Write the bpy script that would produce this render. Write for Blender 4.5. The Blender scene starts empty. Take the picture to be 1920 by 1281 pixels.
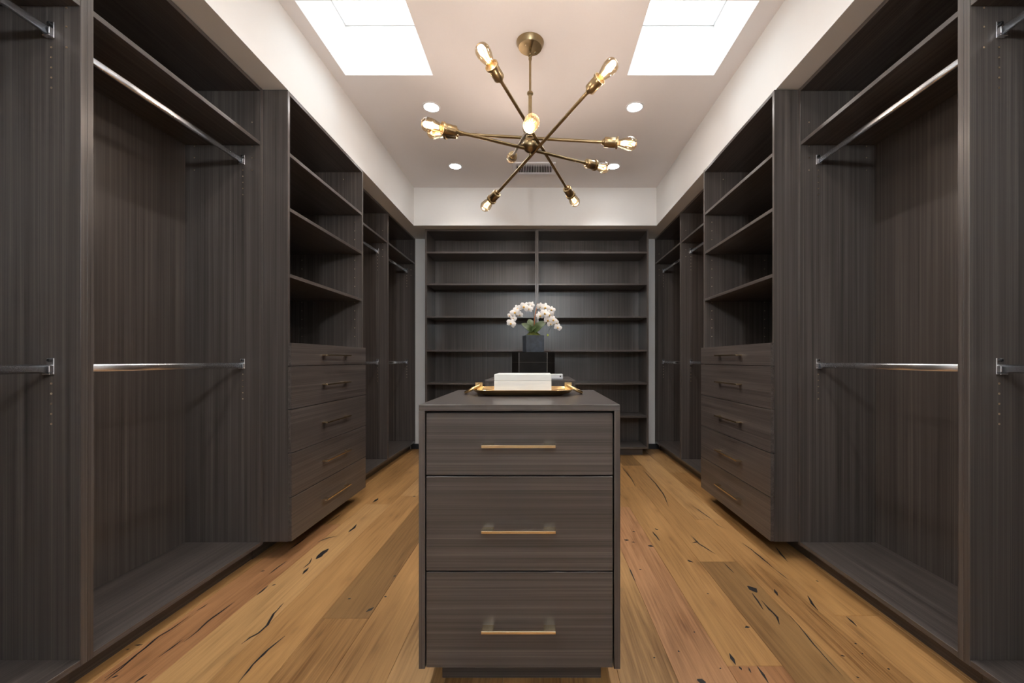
import bpy, bmesh, math, random
from mathutils import Vector, Matrix

random.seed(7)
SC = bpy.context.scene
COL = SC.collection
PI = math.pi

# ------------------------------------------------------------------ camera
F, VX, VY, EYE = 785.0, 1010.0, 675.0, 1.05       # focal length and vanishing point in photo pixels, eye height
cd = bpy.data.cameras.new('camera')
cd.sensor_fit = 'HORIZONTAL'; cd.sensor_width = 36.0
cd.lens = F / 1920.0 * 36.0
cd.shift_x = -(VX - 960.0) / 1920.0
cd.shift_y = (VY - 640.5) / 1920.0
cd.clip_start = 0.02; cd.clip_end = 100
cam = bpy.data.objects.new('camera', cd)
cam.location = (0, 0, EYE); cam.rotation_euler = (PI / 2, 0, 0)
COL.objects.link(cam); SC.camera = cam

# ------------------------------------------------------------------ world, exposure
SKY = 7.5
LAMP = 76.0
SPOT_W = 33.0
BULB_W = 3.1
GLOBE = 400.0
wd = bpy.data.worlds.new('overcast sky'); SC.world = wd
wd.use_nodes = True
bg = wd.node_tree.nodes['Background']
bg.inputs['Color'].default_value = (0.84, 0.93, 1.0, 1)
bg.inputs['Strength'].default_value = SKY
vs = SC.view_settings
vs.view_transform = 'Standard'; vs.look = 'None'; vs.gamma = 1.0; vs.use_curve_mapping = False
vs.exposure = 0.10

# ------------------------------------------------------------------ room measures (metres; camera stands at x=0, y=0)
XL, XR = -1.45, 1.365           # fronts of the hanging units
DEPTH = 0.40
WL, WR = XL - DEPTH - 0.008, XR + DEPTH + 0.008   # side walls (inner faces)
YB, YN = 4.935, -3.10           # back wall and the wall behind the camera
ZC = 2.877                      # ceiling
ZS = 2.475                      # underside of the soffits
SL, SR, SB, SN = -1.3235, 1.25, 4.44, 0.38   # soffit faces
ZTOP = 2.472                    # cabinet tops
T = 0.019                       # board thickness
SKYL = [(-1.24, -0.678), (0.5685, 1.1235)]; SKY0, SKY1 = 2.128, 2.687

# ------------------------------------------------------------------ materials
def new_mat(name):
    m = bpy.data.materials.new(name); m.use_nodes = True
    nt = m.node_tree
    return m, nt, nt.nodes['Principled BSDF']

def plain(name, col, rough=0.5, metal=0.0, spec=0.5, var=0.0, vscale=20.0, bump=0.0):
    m, nt, b = new_mat(name)
    b.inputs['Base Color'].default_value = (*col, 1)
    b.inputs['Roughness'].default_value = rough
    b.inputs['Metallic'].default_value = metal
    b.inputs['Specular IOR Level'].default_value = spec
    if var or bump:
        tc = nt.nodes.new('ShaderNodeTexCoord'); n = nt.nodes.new('ShaderNodeTexNoise')
        n.inputs['Scale'].default_value = vscale; n.inputs['Detail'].default_value = 3
        nt.links.new(tc.outputs['Object'], n.inputs['Vector'])
        if var:
            r = nt.nodes.new('ShaderNodeValToRGB')
            r.color_ramp.elements[0].position = 0.3; r.color_ramp.elements[1].position = 0.7
            r.color_ramp.elements[0].color = (*[c * (1 - var) for c in col], 1)
            r.color_ramp.elements[1].color = (*[min(1, c * (1 + var)) for c in col], 1)
            nt.links.new(n.outputs['Fac'], r.inputs['Fac']); nt.links.new(r.outputs['Color'], b.inputs['Base Color'])
        if bump:
            bp = nt.nodes.new('ShaderNodeBump'); bp.inputs['Strength'].default_value = bump; bp.inputs['Distance'].default_value = 0.002
            nt.links.new(n.outputs['Fac'], bp.inputs['Height']); nt.links.new(bp.outputs['Normal'], b.inputs['Normal'])
    return m

def math_node(nt, op, a, b=None, c=None):
    n = nt.nodes.new('ShaderNodeMath'); n.operation = op
    for i, v in enumerate((a, b, c)):
        if v is None: continue
        if isinstance(v, (int, float)): n.inputs[i].default_value = v
        else: nt.links.new(v, n.inputs[i])
    return n.outputs[0]

def jitter_coords(nt, amount=(3.7, 5.3, 4.1)):
    """object coordinates shifted by a random step per board, so no two boards show the same grain"""
    tc = nt.nodes.new('ShaderNodeTexCoord'); oi = nt.nodes.new('ShaderNodeObjectInfo')
    cv = nt.nodes.new('ShaderNodeVectorMath'); cv.operation = 'SCALE'
    cv.inputs[0].default_value = amount
    nt.links.new(oi.outputs['Random'], cv.inputs['Scale'])
    ad = nt.nodes.new('ShaderNodeVectorMath'); ad.operation = 'ADD'
    nt.links.new(tc.outputs['Object'], ad.inputs[0]); nt.links.new(cv.outputs[0], ad.inputs[1])
    return ad.outputs[0], oi

def scaled_noise(nt, vec, scale, detail=2.0, rough=0.5, dist=0.0):
    mp = nt.nodes.new('ShaderNodeMapping'); mp.inputs['Scale'].default_value = scale
    nt.links.new(vec, mp.inputs['Vector'])
    n = nt.nodes.new('ShaderNodeTexNoise')
    n.inputs['Scale'].default_value = 1.0; n.inputs['Detail'].default_value = detail
    n.inputs['Roughness'].default_value = rough; n.inputs['Distortion'].default_value = dist
    nt.links.new(mp.outputs[0], n.inputs['Vector'])
    return n.outputs['Fac']

def laminate(name, axis):
    """dark line-grain laminate; axis = the direction the lines run"""
    m, nt, b = new_mat(name)
    vec, oi = jitter_coords(nt)
    def sc(across, along):
        s = [across] * 3; s[axis] = along; return s
    n1 = scaled_noise(nt, vec, sc(60, 0.5), 1.0)
    n2 = scaled_noise(nt, vec, sc(230, 0.9), 2.0, 0.6)
    n3 = scaled_noise(nt, vec, sc(600, 5.0), 1.0)
    a = math_node(nt, 'MULTIPLY_ADD', n1, 0.42, math_node(nt, 'MULTIPLY', n2, 0.58))
    a = math_node(nt, 'MULTIPLY_ADD', n3, 0.12, math_node(nt, 'SUBTRACT', a, 0.06))
    r = nt.nodes.new('ShaderNodeValToRGB'); cr = r.color_ramp
    cr.elements[0].position = 0.30; cr.elements[0].color = (0.040, 0.0335, 0.0300, 1)
    cr.elements[1].position = 0.72; cr.elements[1].color = (0.140, 0.118, 0.106, 1)
    e = cr.elements.new(0.5); e.color = (0.077, 0.0645, 0.0580, 1)
    nt.links.new(a, r.inputs['Fac']); nt.links.new(r.outputs['Color'], b.inputs['Base Color'])
    b.inputs['Roughness'].default_value = 0.28
    b.inputs['Specular IOR Level'].default_value = 0.5
    bp = nt.nodes.new('ShaderNodeBump'); bp.inputs['Strength'].default_value = 0.25; bp.inputs['Distance'].default_value = 0.0006
    nt.links.new(a, bp.inputs['Height']); nt.links.new(bp.outputs['Normal'], b.inputs['Normal'])
    return m

def oak():
    m, nt, b = new_mat('oak plank')
    vec, oi = jitter_coords(nt, (9.1, 6.3, 0.0))
    big = scaled_noise(nt, vec, (3.2, 0.7, 1), 2.0, 0.5, 0.6)
    fine = scaled_noise(nt, vec, (150, 4.0, 1), 3.0, 0.6)
    mid = scaled_noise(nt, vec, (40, 1.5, 1), 4.0, 0.6, 1.4)
    a = math_node(nt, 'MULTIPLY_ADD', big, 0.45, math_node(nt, 'MULTIPLY_ADD', mid, 0.40, math_node(nt, 'MULTIPLY', fine, 0.22)))
    r = nt.nodes.new('ShaderNodeValToRGB'); cr = r.color_ramp
    cr.elements[0].position = 0.36; cr.elements[0].color = (0.44, 0.37, 0.30, 1)
    cr.elements[1].position = 0.70; cr.elements[1].color = (1.28, 1.32, 1.34, 1)
    e = cr.elements.new(0.52); e.color = (0.95, 0.94, 0.93, 1)
    nt.links.new(a, r.inputs['Fac'])
    mx = nt.nodes.new('ShaderNodeMix'); mx.data_type = 'RGBA'; mx.blend_type = 'MULTIPLY'; mx.inputs[0].default_value = 1.0
    nt.links.new(oi.outputs['Color'], mx.inputs[6]); nt.links.new(r.outputs['Color'], mx.inputs[7])
    # knots: dark cores with a brown halo
    mp = nt.nodes.new('ShaderNodeMapping'); mp.inputs['Scale'].default_value = (5.0, 1.9, 1)
    nt.links.new(vec, mp.inputs['Vector'])
    vo = nt.nodes.new('ShaderNodeTexVoronoi'); vo.inputs['Scale'].default_value = 1.0; vo.voronoi_dimensions = '2D'
    nt.links.new(mp.outputs[0], vo.inputs['Vector'])
    kn = nt.nodes.new('ShaderNodeValToRGB'); ck = kn.color_ramp
    ck.elements[0].position = 0.02; ck.elements[0].color = (0.10, 0.07, 0.05, 1)
    ck.elements[1].position = 0.20; ck.elements[1].color = (1, 1, 1, 1)
    e = ck.elements.new(0.07); e.color = (0.62, 0.52, 0.45, 1)
    nz = scaled_noise(nt, vec, (24, 8, 1), 3.0, 0.6)
    dd = math_node(nt, 'MULTIPLY_ADD', nz, 0.10, math_node(nt, 'SUBTRACT', vo.outputs['Distance'], 0.05))
    nt.links.new(dd, kn.inputs['Fac'])
    mk = nt.nodes.new('ShaderNodeMix'); mk.data_type = 'RGBA'; mk.blend_type = 'MULTIPLY'; mk.inputs[0].default_value = 0.30
    nt.links.new(mx.outputs[2], mk.inputs[6]); nt.links.new(kn.outputs['Color'], mk.inputs[7])
    nt.links.new(mk.outputs[2], b.inputs['Base Color'])
    b.inputs['Roughness'].default_value = 0.42; b.inputs['Specular IOR Level'].default_value = 0.4
    bp = nt.nodes.new('ShaderNodeBump'); bp.inputs['Strength'].default_value = 0.2; bp.inputs['Distance'].default_value = 0.001
    nt.links.new(a, bp.inputs['Height']); nt.links.new(bp.outputs['Normal'], b.inputs['Normal'])
    return m

def marble():
    m, nt, b = new_mat('white marble')
    tc = nt.nodes.new('ShaderNodeTexCoord')
    n = scaled_noise(nt, tc.outputs['Object'], (4, 4, 34), 4.0, 0.6, 0.5)
    r = nt.nodes.new('ShaderNodeValToRGB'); cr = r.color_ramp
    cr.elements[0].position = 0.30; cr.elements[0].color = (0.77, 0.78, 0.77, 1)
    cr.elements[1].position = 0.50; cr.elements[1].color = (0.88, 0.88, 0.85, 1)
    nt.links.new(n, r.inputs['Fac']); nt.links.new(r.outputs['Color'], b.inputs['Base Color'])
    b.inputs['Roughness'].default_value = 0.3
    return m

def emitter(name, col, strength):
    m = bpy.data.materials.new(name); m.use_nodes = True; nt = m.node_tree
    nt.nodes.remove(nt.nodes['Principled BSDF'])
    e = nt.nodes.new('ShaderNodeEmission'); e.inputs['Color'].default_value = (*col, 1); e.inputs['Strength'].default_value = strength
    nt.links.new(e.outputs[0], nt.nodes['Material Output'].inputs['Surface'])
    return m

def thin_glass(name, tint, gloss=0.06, rough=0.02):
    m = bpy.data.materials.new(name); m.use_nodes = True; nt = m.node_tree
    nt.nodes.remove(nt.nodes['Principled BSDF'])
    t = nt.nodes.new('ShaderNodeBsdfTransparent'); t.inputs['Color'].default_value = (*tint, 1)
    g = nt.nodes.new('ShaderNodeBsdfGlossy'); g.inputs['Roughness'].default_value = rough
    lw = nt.nodes.new('ShaderNodeFresnel'); lw.inputs['IOR'].default_value = 1.45
    mix = nt.nodes.new('ShaderNodeMixShader')
    nt.links.new(math_node(nt, 'MINIMUM', math_node(nt, 'ADD', lw.outputs[0], gloss - 0.04), 0.6), mix.inputs[0])
    nt.links.new(t.outputs[0], mix.inputs[1]); nt.links.new(g.outputs[0], mix.inputs[2])
    nt.links.new(mix.outputs[0], nt.nodes['Material Output'].inputs['Surface'])
    return m

LAM = [laminate('laminate lines along x', 0), laminate('laminate lines along y', 1), laminate('laminate lines upright', 2)]
M_WALL = plain('white wall paint', (0.80, 0.79, 0.77), 0.65, 0, 0.3, 0.015, 3.0)
M_CEIL = plain('white ceiling paint', (0.84, 0.82, 0.82), 0.8, 0, 0.2, 0.015, 2.0)
M_BASE = plain('dark baseboard paint', (0.016, 0.018, 0.022), 0.45, 0, 0.5, 0.1, 30)
M_OAK = oak()
M_SUB = plain('dark subfloor', (0.02, 0.014, 0.01), 0.8, 0, 0.3, 0.2, 12)
M_FILL = plain('black crack filler', (0.014, 0.013, 0.014), 0.45, 0, 0.5, 0.2, 60)
M_CHROME = plain('chrome', (0.86, 0.87, 0.90), 0.27, 1.0, 0.5, 0.02, 40)
M_BLACK = plain('black plastic', (0.012, 0.012, 0.013), 0.4, 0, 0.5, 0.1, 50)
M_PIN = plain('brass pin sleeve', (0.62, 0.50, 0.38), 0.35, 1.0, 0.5, 0.1, 90)
M_PULL = plain('polished brass pull', (0.80, 0.66, 0.44), 0.24, 1.0, 0.5, 0.04, 30)
M_BRASS = plain('antique brass', (0.33, 0.245, 0.135), 0.33, 1.0, 0.5, 0.12, 25)
M_TRAY = plain('gold brass tray', (0.80, 0.56, 0.27), 0.20, 1.0, 0.5, 0.06, 18, 0.05)
M_MARBLE = marble()
M_LACQ = plain('black lacquer', (0.010, 0.0085, 0.0075), 0.35, 0, 0.06, 0.2, 14)
M_STRIP = plain('dark bronze strip', (0.10, 0.09, 0.08), 0.35, 1.0, 0.5, 0.1, 40)
M_SLATE = plain('slate blue stone', (0.040, 0.048, 0.060), 0.55, 0, 0.4, 0.35, 30, 0.3)
M_WHITE = plain('white lacquer', (0.78, 0.78, 0.80), 0.3, 0, 0.5, 0.01, 20)
M_GREY = plain('grey plinth', (0.20, 0.20, 0.21), 0.5, 0, 0.5, 0.05, 20)
M_VENT = plain('white vent metal', (0.80, 0.80, 0.84), 0.4, 0, 0.5, 0.01, 20)
M_DARK = plain('dark duct', (0.02, 0.02, 0.02), 0.8, 0, 0.3, 0.1, 10)
M_PETAL = plain('orchid petal', (0.86, 0.83, 0.80), 0.55, 0, 0.3, 0.06, 60)
M_LIP = plain('orchid lip', (0.70, 0.42, 0.08), 0.5, 0, 0.3, 0.3, 120)
M_LEAF = plain('orchid leaf', (0.060, 0.090, 0.028), 0.4, 0, 0.5, 0.3, 25)
M_MOSS = plain('green moss', (0.075, 0.085, 0.015), 0.9, 0, 0.2, 0.5, 90, 1.0)
M_STEM = plain('orchid stem', (0.060, 0.050, 0.030), 0.6, 0, 0.4, 0.3, 40)
M_STAKE = plain('orange bamboo stake', (0.55, 0.17, 0.045), 0.6, 0, 0.4, 0.2, 60)
M_BUD = plain('green bud', (0.42, 0.46, 0.08), 0.5, 0, 0.4, 0.2, 60)
M_LENS = emitter('lit downlight lens', (1.0, 0.97, 0.94), LAMP)
M_GLOBE = emitter('lit frosted globe', (0.86, 0.94, 1.0), GLOBE)
M_FIL = emitter('glowing filament', (1.0, 0.56, 0.20), 16.0)
M_BULB = thin_glass('amber bulb glass', (1.0, 0.89, 0.71), 0.08)
M_PANE = thin_glass('skylight glass', (0.97, 0.98, 0.98), 0.05)

# ------------------------------------------------------------------ mesh helpers
def chamfer_box(bm, x0, x1, y0, y1, z0, z1, c=0.0008):
    """box with thin chamfered edges"""
    d = min(x1 - x0, y1 - y0, z1 - z0)
    c = min(c, d * 0.3)
    if c <= 0:
        v = [bm.verts.new((x, y, z)) for x in (x0, x1) for y in (y0, y1) for z in (z0, z1)]
        for q in ((0, 1, 3, 2), (4, 6, 7, 5), (0, 4, 5, 1), (2, 3, 7, 6), (0, 2, 6, 4), (1, 5, 7, 3)):
            bm.faces.new([v[i] for i in q])
        return
    lo, hi = (x0, y0, z0), (x1, y1, z1)
    V = {}
    for a in (0, 1):
        for b in (0, 1):
            for d_ in (0, 1):
                s = (a, b, d_)
                for ax in range(3):
                    p = []
                    for k in range(3):
                        e = hi[k] if s[k] else lo[k]
                        if k != ax: e += -c if s[k] else c
                        p.append(e)
                    V[s, ax] = bm.verts.new(p)
    fs = []
    for ax in range(3):
        o = [k for k in range(3) if k != ax]
        for side in (0, 1):
            q = []
            for (m, n) in ((0, 0), (1, 0), (1, 1), (0, 1)):
                s = [0, 0, 0]; s[ax] = side; s[o[0]] = m; s[o[1]] = n
                q.append(V[tuple(s), ax])
            fs.append(bm.faces.new(q))
        for m in (0, 1):                     # chamfers along axis ax
            for n in (0, 1):
                def k(e):
                    s = [0, 0, 0]; s[ax] = e; s[o[0]] = m; s[o[1]] = n; return tuple(s)
                fs.append(bm.faces.new([V[k(0), o[0]], V[k(1), o[0]], V[k(1), o[1]], V[k(0), o[1]]]))
    for a in (0, 1):
        for b in (0, 1):
            for d_ in (0, 1):
                s = (a, b, d_)
                fs.append(bm.faces.new([V[s, 0], V[s, 1], V[s, 2]]))

def lathe(bm, prof, seg=24, mat=None, close=True):
    """surface of revolution about z from (radius, height) pairs, moved by mat"""
    rows = []
    for r, z in prof:
        if r < 1e-6: rows.append([bm.verts.new((0, 0, z))])
        else: rows.append([bm.verts.new((r * math.cos(2 * PI * i / seg), r * math.sin(2 * PI * i / seg), z)) for i in range(seg)])
    allv = [v for r in rows for v in r]
    for a, b in zip(rows, rows[1:]):
        for i in range(seg):
            j = (i + 1) % seg
            if len(a) == 1 and len(b) == 1: continue
            if len(a) == 1: bm.faces.new([a[0], b[i], b[j]])
            elif len(b) == 1: bm.faces.new([a[i], b[0], a[j]])
            else: bm.faces.new([a[i], b[i], b[j], a[j]])
    if close:
        for r in (rows[0], rows[-1]):
            if len(r) > 1: bm.faces.new(r)
    if mat is not None:
        for v in allv: v.co = mat @ v.co

def tube(bm, pts, radii, seg=8, close=True):
    pts = [Vector(p) for p in pts]
    if isinstance(radii, (int, float)): radii = [radii] * len(pts)
    rows = []; up = None
    for i, p in enumerate(pts):
        t = (pts[min(i + 1, len(pts) - 1)] - pts[max(i - 1, 0)]).normalized()
        if up is None:
            up = t.orthogonal().normalized()
        up = (up - t * up.dot(t)).normalized()
        sd = t.cross(up)
        rows.append([bm.verts.new(p + (up * math.cos(2 * PI * k / seg) + sd * math.sin(2 * PI * k / seg)) * radii[i]) for k in range(seg)])
    for a, b in zip(rows, rows[1:]):
        for k in range(seg):
            j = (k + 1) % seg
            bm.faces.new([a[k], a[j], b[j], b[k]])
    if close:
        bm.faces.new(rows[0]); bm.faces.new(rows[-1])

def torus(bm, R, r, mat, seg=32, sub=10):
    rows = []
    for i in range(seg):
        a = 2 * PI * i / seg
        rows.append([bm.verts.new(mat @ Vector(((R + r * math.cos(2 * PI * k / sub)) * math.cos(a), (R + r * math.cos(2 * PI * k / sub)) * math.sin(a), r * math.sin(2 * PI * k / sub)))) for k in range(sub)])
    for i in range(seg):
        a, b = rows[i], rows[(i + 1) % seg]
        for k in range(sub):
            j = (k + 1) % sub
            bm.faces.new([a[k], b[k], b[j], a[j]])

def axis_matrix(origin, direction):
    z = Vector(direction).normalized(); x = z.orthogonal().normalized(); y = z.cross(x)
    m = Matrix((x, y, z)).transposed().to_4x4(); m.translation = Vector(origin)
    return m

def obj(name, bm, mat, parent=None, smooth=False, origin=None):
    """link a bmesh given in world coordinates; the object's origin is its thing's base"""
    bmesh.ops.recalc_face_normals(bm, faces=bm.faces)
    base = Vector(ORIG.get(parent.name, (0, 0, 0))) if parent is not None else (Vector(origin) if origin is not None else Vector((0, 0, 0)))
    for v in bm.verts: v.co -= base
    me = bpy.data.meshes.new(name); bm.to_mesh(me); bm.free()
    me.materials.append(mat)
    if smooth:
        me.polygons.foreach_set('use_smooth', [True] * len(me.polygons))
        me.set_sharp_from_angle(angle=math.radians(38))
        me.update()
    o = bpy.data.objects.new(name, me); COL.objects.link(o)
    if parent is None: o.location = base
    else: o.parent = parent
    ORIG[o.name] = tuple(base)
    return o
ORIG = {}

def thing(name, label, cat, loc=(0, 0, 0), group=None):
    o = bpy.data.objects.new(name, None); COL.objects.link(o)
    o.empty_display_size = 0.1
    o.location = loc; o['label'] = label; o['category'] = cat
    if group: o['group'] = group
    ORIG[o.name] = tuple(loc)
    return o

def tag(o, label, cat, group=None):
    o['label'] = label; o['category'] = cat
    if group: o['group'] = group
    return o

def board(name, mat, parent, x0, x1, y0, y1, z0, z1, c=0.0008):
    bm = bmesh.new()
    chamfer_box(bm, min(x0, x1), max(x0, x1), y0, y1, z0, z1, c)
    return obj(name, bm, mat, parent)

def struct(o, label=None):
    o['kind'] = 'structure'
    if label: o['label'] = label
    return o

# ------------------------------------------------------------------ floor: oak planks on a subfloor
bm = bmesh.new(); chamfer_box(bm, WL - 0.1, WR + 0.1, YN - 0.1, YB + 0.1, -0.08, -0.0165, 0)
floor = struct(obj('floor', bm, M_SUB), 'wide oak plank floor with black filled cracks')
PW = 0.191
OAK_GAIN = 0.92
JOINTS = {-2: [1.70], -3: [3.23], -5: [2.67], 6: [1.436, 3.46], 5: [2.985], 9: [1.72, 3.9], 7: [2.18, 4.16], -4: [0.9, 3.05], 8: [0.7, 2.75], 4: [1.1, 3.3], -1: [2.9]}
TINTS = {'tan': (0.40, 0.222, 0.090), 'light': (0.455, 0.268, 0.118), 'brown': (0.265, 0.150, 0.062), 'pink': (0.425, 0.228, 0.118), 'gold': (0.41, 0.225, 0.088), 'red': (0.36, 0.180, 0.085)}
FIX = {(5, 0): 'pink', (5, 1): 'tan', (6, 0): 'red', (6, 1): 'tan', (7, 0): 'brown', (7, 1): 'tan', (8, 1): 'light', (8, 2): 'tan', (9, 0): 'tan', (9, 1): 'gold', (4, 1): 'light',
       (-3, 0): 'brown', (-2, 0): 'tan', (-2, 1): 'brown', (-4, 1): 'gold', (-5, 0): 'red', (-1, 0): 'tan', (-5, 1): 'gold', (-3, 1): 'tan', (0, 0): 'light'}
k = -9
while -0.499 + PW * k < WR:
    xa, xb = -0.499 + PW * k, -0.499 + PW * (k + 1)
    x0, x1 = max(xa, WL), min(xb, WR)
    if x1 - x0 > 0.02:
        js = list(JOINTS.get(k, [random.uniform(0.6, 1.4)]))
        while js[0] > 1.9: js.insert(0, js[0] - random.uniform(1.9, 2.2))
        while js[-1] < 3.2: js.append(js[-1] + random.uniform(1.8, 2.3))
        js = [YN] + [j for j in js if YN + 0.1 < j < YB - 0.1] + [YB]
        for i, (ya, yb) in enumerate(zip(js, js[1:])):
            bm = bmesh.new()
            chamfer_box(bm, x0 + 0.0004, x1 - 0.0004, ya + 0.0004, yb - 0.0004, -0.016, 0.0, 0.0012)
            o = obj('plank', bm, M_OAK, floor)
            seg = i - max(0, sum(1 for j in js[1:-1] if j < 1.0))
            t = TINTS[FIX.get((k, max(seg, 0)), random.choice(['tan', 'tan', 'light', 'gold', 'brown']))]
            v = random.uniform(0.93, 1.07)
            v *= OAK_GAIN; o.color = (t[0] * v * 1.06, t[1] * v * 1.02, t[2] * v * 0.93, 1)
    k += 1

def floor_point(px, py):
    y = EYE * F / (py - VY)
    return Vector(((px - VX) * y / F, y, 0.0))

LEFT = [([(205, 1076), (300, 1000), (385, 930)], .007), ([(215, 1050), (330, 970), (430, 890), (500, 830), (570, 790), (660, 725)], .008),
        ([(500, 940), (570, 890), (628, 845)], .007), ([(635, 860), (710, 800), (760, 750), (830, 700), (905, 645)], .008),
        ([(375, 1076), (410, 1050), (440, 1030)], .012), ([(700, 695), (740, 672), (762, 655)], .006),
        ([(920, 1076), (1000, 980), (1080, 900), (1170, 827)], .010), ([(940, 870), (985, 835), (1030, 812), (1075, 770), (1110, 710), (1165, 650)], .011),
        ([(1020, 610), (1050, 588), (1080, 560)], .012), ([(1100, 561), (1122, 552)], .014), ([(1335, 420), (1360, 395), (1398, 365)], .036),
        ([(1265, 470), (1300, 440), (1312, 415)], .008), ([(1262, 500), (1295, 465)], .016), ([(1085, 500), (1130, 465), (1180, 430)], .009),
        ([(1040, 487), (1065, 480)], .012), ([(1505, 278), (1535, 255), (1548, 235)], .018), ([(1340, 330), (1390, 310), (1445, 298)], .010),
        ([(1635, 120), (1665, 98)], .028), ([(1190, 370), (1250, 330), (1290, 300)], .009), ([(1390, 235), (1440, 200), (1470, 178)], .008),
        ([(1503, 633), (1518, 627)], .020), ([(1600, 700), (1640, 675)], .020), ([(372, 876), (418, 874)], .008), ([(326, 902), (348, 895)], .009),
        ([(255, 1047), (288, 1038)], .012), ([(1698, 622), (1706, 616)], .016), ([(1745, 513), (1756, 507)], .014), ([(1850, 90), (1862, 86)], .03)]
RIGHT = [([(45, 100), (100, 170), (120, 210)], .010), ([(160, 120), (225, 190), (270, 250), (297, 315)], .012), ([(440, 320), (480, 350), (530, 385)], .010),
         ([(530, 385), (560, 415), (605, 435)], .005), ([(210, 450), (250, 500)], .012), ([(222, 434), (242, 442)], .016), ([(415, 470), (460, 515), (550, 572)], .010),
         ([(425, 512), (455, 503)], .016), ([(398, 603), (428, 616)], .026), ([(690, 510), (740, 545), (800, 595), (865, 650)], .009), ([(865, 650), (942, 710)], .006),
         ([(870, 530), (900, 570), (940, 615)], .010), ([(590, 615), (650, 675)], .006), ([(722, 742), (772, 778)], .040), ([(745, 780), (775, 820), (805, 870)], .012),
         ([(795, 820), (840, 870), (880, 910), (893, 950)], .011), ([(865, 760), (885, 795)], .014), ([(930, 880), (1000, 960), (1080, 1060), (1160, 1150), (1235, 1230)], .006),
         ([(1045, 795), (1070, 840), (1100, 875)], .010), ([(85, 645), (120, 720)], .008), ([(625, 1105), (655, 1165)], .013), ([(775, 1175), (835, 1264)], .013),
         ([(725, 1180), (740, 1210)], .009), ([(675, 1175), (690, 1195)], .009), ([(450, 1245), (497, 1262)], .030), ([(1250, 905), (1310, 960)], .010),
         ([(58, 494), (84, 497)], .022), ([(97, 506), (118, 509)], .016), ([(186, 526), (216, 530)], .024), ([(102, 449), (118, 452)], .014), ([(138, 652), (152, 656)], .014),
         ([(706, 965), (734, 964)], .020), ([(1220, 1116), (1244, 1121)], .010), ([(1470, 1186), (1488, 1191)], .010), ([(1304, 1232), (1322, 1236)], .009),
         ([(214, 1127), (226, 1130)], .010), ([(1294, 1050), (1310, 1055)], .008), ([(1334, 1104), (1344, 1108)], .008), ([(430, 989), (440, 992)], .009),
         ([(345, 1092), (357, 1095)], .009), ([(570, 1184), (580, 1188)], .008), ([(502, 782), (514, 786)], .010), ([(1088, 713), (1102, 720)], .010)]
bm = bmesh.new()
rc = random.Random(3)
for lines, ox, oy, sc_ in ((LEFT, 120, 900, 2.8235), (RIGHT, 1150, 840, 2.8657)):
    for pts, w in lines:
        P = [floor_point(ox + a / sc_, oy + b / sc_) for a, b in pts]
        Q = []
        for a, b in zip(P, P[1:]):
            n = max(2, int((b - a).length / 0.025))
            Q += [a.lerp(b, i / n) for i in range(n)]
        Q.append(P[-1]); n = len(Q)
        L_, R_ = [], []
        for i, q in enumerate(Q):
            t = (Q[min(i + 1, n - 1)] - Q[max(i - 1, 0)]).normalized(); s = Vector((-t.y, t.x, 0))
            u = i / (n - 1)
            h = w * 0.5 * (max(0.06, math.sin(PI * u)) ** 0.6) * rc.uniform(0.6, 1.1)
            jt = s * rc.uniform(-.2, .2) * w * 0.5
            up = Vector((0, 0, 0.0006))
            L_.append(bm.verts.new(q + jt + s * h + up)); R_.append(bm.verts.new(q + jt - s * h + up))
        for i in range(n - 1):
            bm.faces.new([L_[i], R_[i], R_[i + 1], L_[i + 1]])
o = obj('crack_filler', bm, M_FILL, floor); o['kind'] = 'stuff'

# ------------------------------------------------------------------ walls, ceiling, soffits, skylights
def wall(name, x0, x1, y0, y1, z0, z1, label, mat=M_WALL):
    bm = bmesh.new(); chamfer_box(bm, x0, x1, y0, y1, z0, z1, 0)
    return struct(obj(name, bm, mat), label)
wall('wall_back', WL - 0.1, WR + 0.1, YB, YB + 0.1, -0.016, ZC + 0.012, 'white painted wall behind the bookcases')
wall('wall_front', WL - 0.1, WR + 0.1, YN - 0.1, YN, -0.016, ZC + 0.012, 'white painted wall behind the camera')
wall('wall_left', WL - 0.1, WL, YN, YB, -0.016, ZC + 0.012, 'white painted side wall behind the hanging units')
wall('wall_right', WR, WR + 0.1, YN, YB, -0.016, ZC + 0.012, 'white painted side wall behind the hanging units')
bm = bmesh.new()
for xa, xb in ((XL - 0.05, -1.238 + 0.0), (1.198, XR + 0.05)):
    chamfer_box(bm, xa, xb, YB - 0.013, YB + 0.0, 0.0005, 0.062, 0.002)
struct(obj('baseboard_back', bm, M_BASE), 'dark baseboard strip along the back wall')

bm = bmesh.new()
xs = [WL - 0.1, SKYL[0][0], SKYL[0][1], SKYL[1][0], SKYL[1][1], WR + 0.1]
ys = [YN - 0.1, SKY0, SKY1, YB + 0.1]
for i in range(5):
    for j in range(3):
        if j == 1 and i in (1, 3): continue
        chamfer_box(bm, xs[i], xs[i + 1], ys[j], ys[j + 1], ZC, ZC + 0.012, 0)
bmesh.ops.remove_doubles(bm, verts=bm.verts, dist=1e-5)
inner = [f for f in bm.faces if sum(1 for g in bm.faces if g is not f and (g.calc_center_median() - f.calc_center_median()).length < 1e-5)]
bmesh.ops.delete(bm, geom=inner, context='FACES')
ceiling = struct(obj('ceiling', bm, M_CEIL), 'white painted tray ceiling with two skylights')
def soffit(x0, x1, y0, y1):
    bm = bmesh.new(); chamfer_box(bm, x0, x1, y0, y1, ZS, ZC + 0.005, 0)
    return obj('soffit', bm, M_WALL, ceiling)
soffit(WL - 0.05, SL, YN - 0.05, YB + 0.05)
soffit(SR, WR + 0.05, YN - 0.05, YB + 0.05)
soffit(SL, SR, SB, YB + 0.05)

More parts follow.
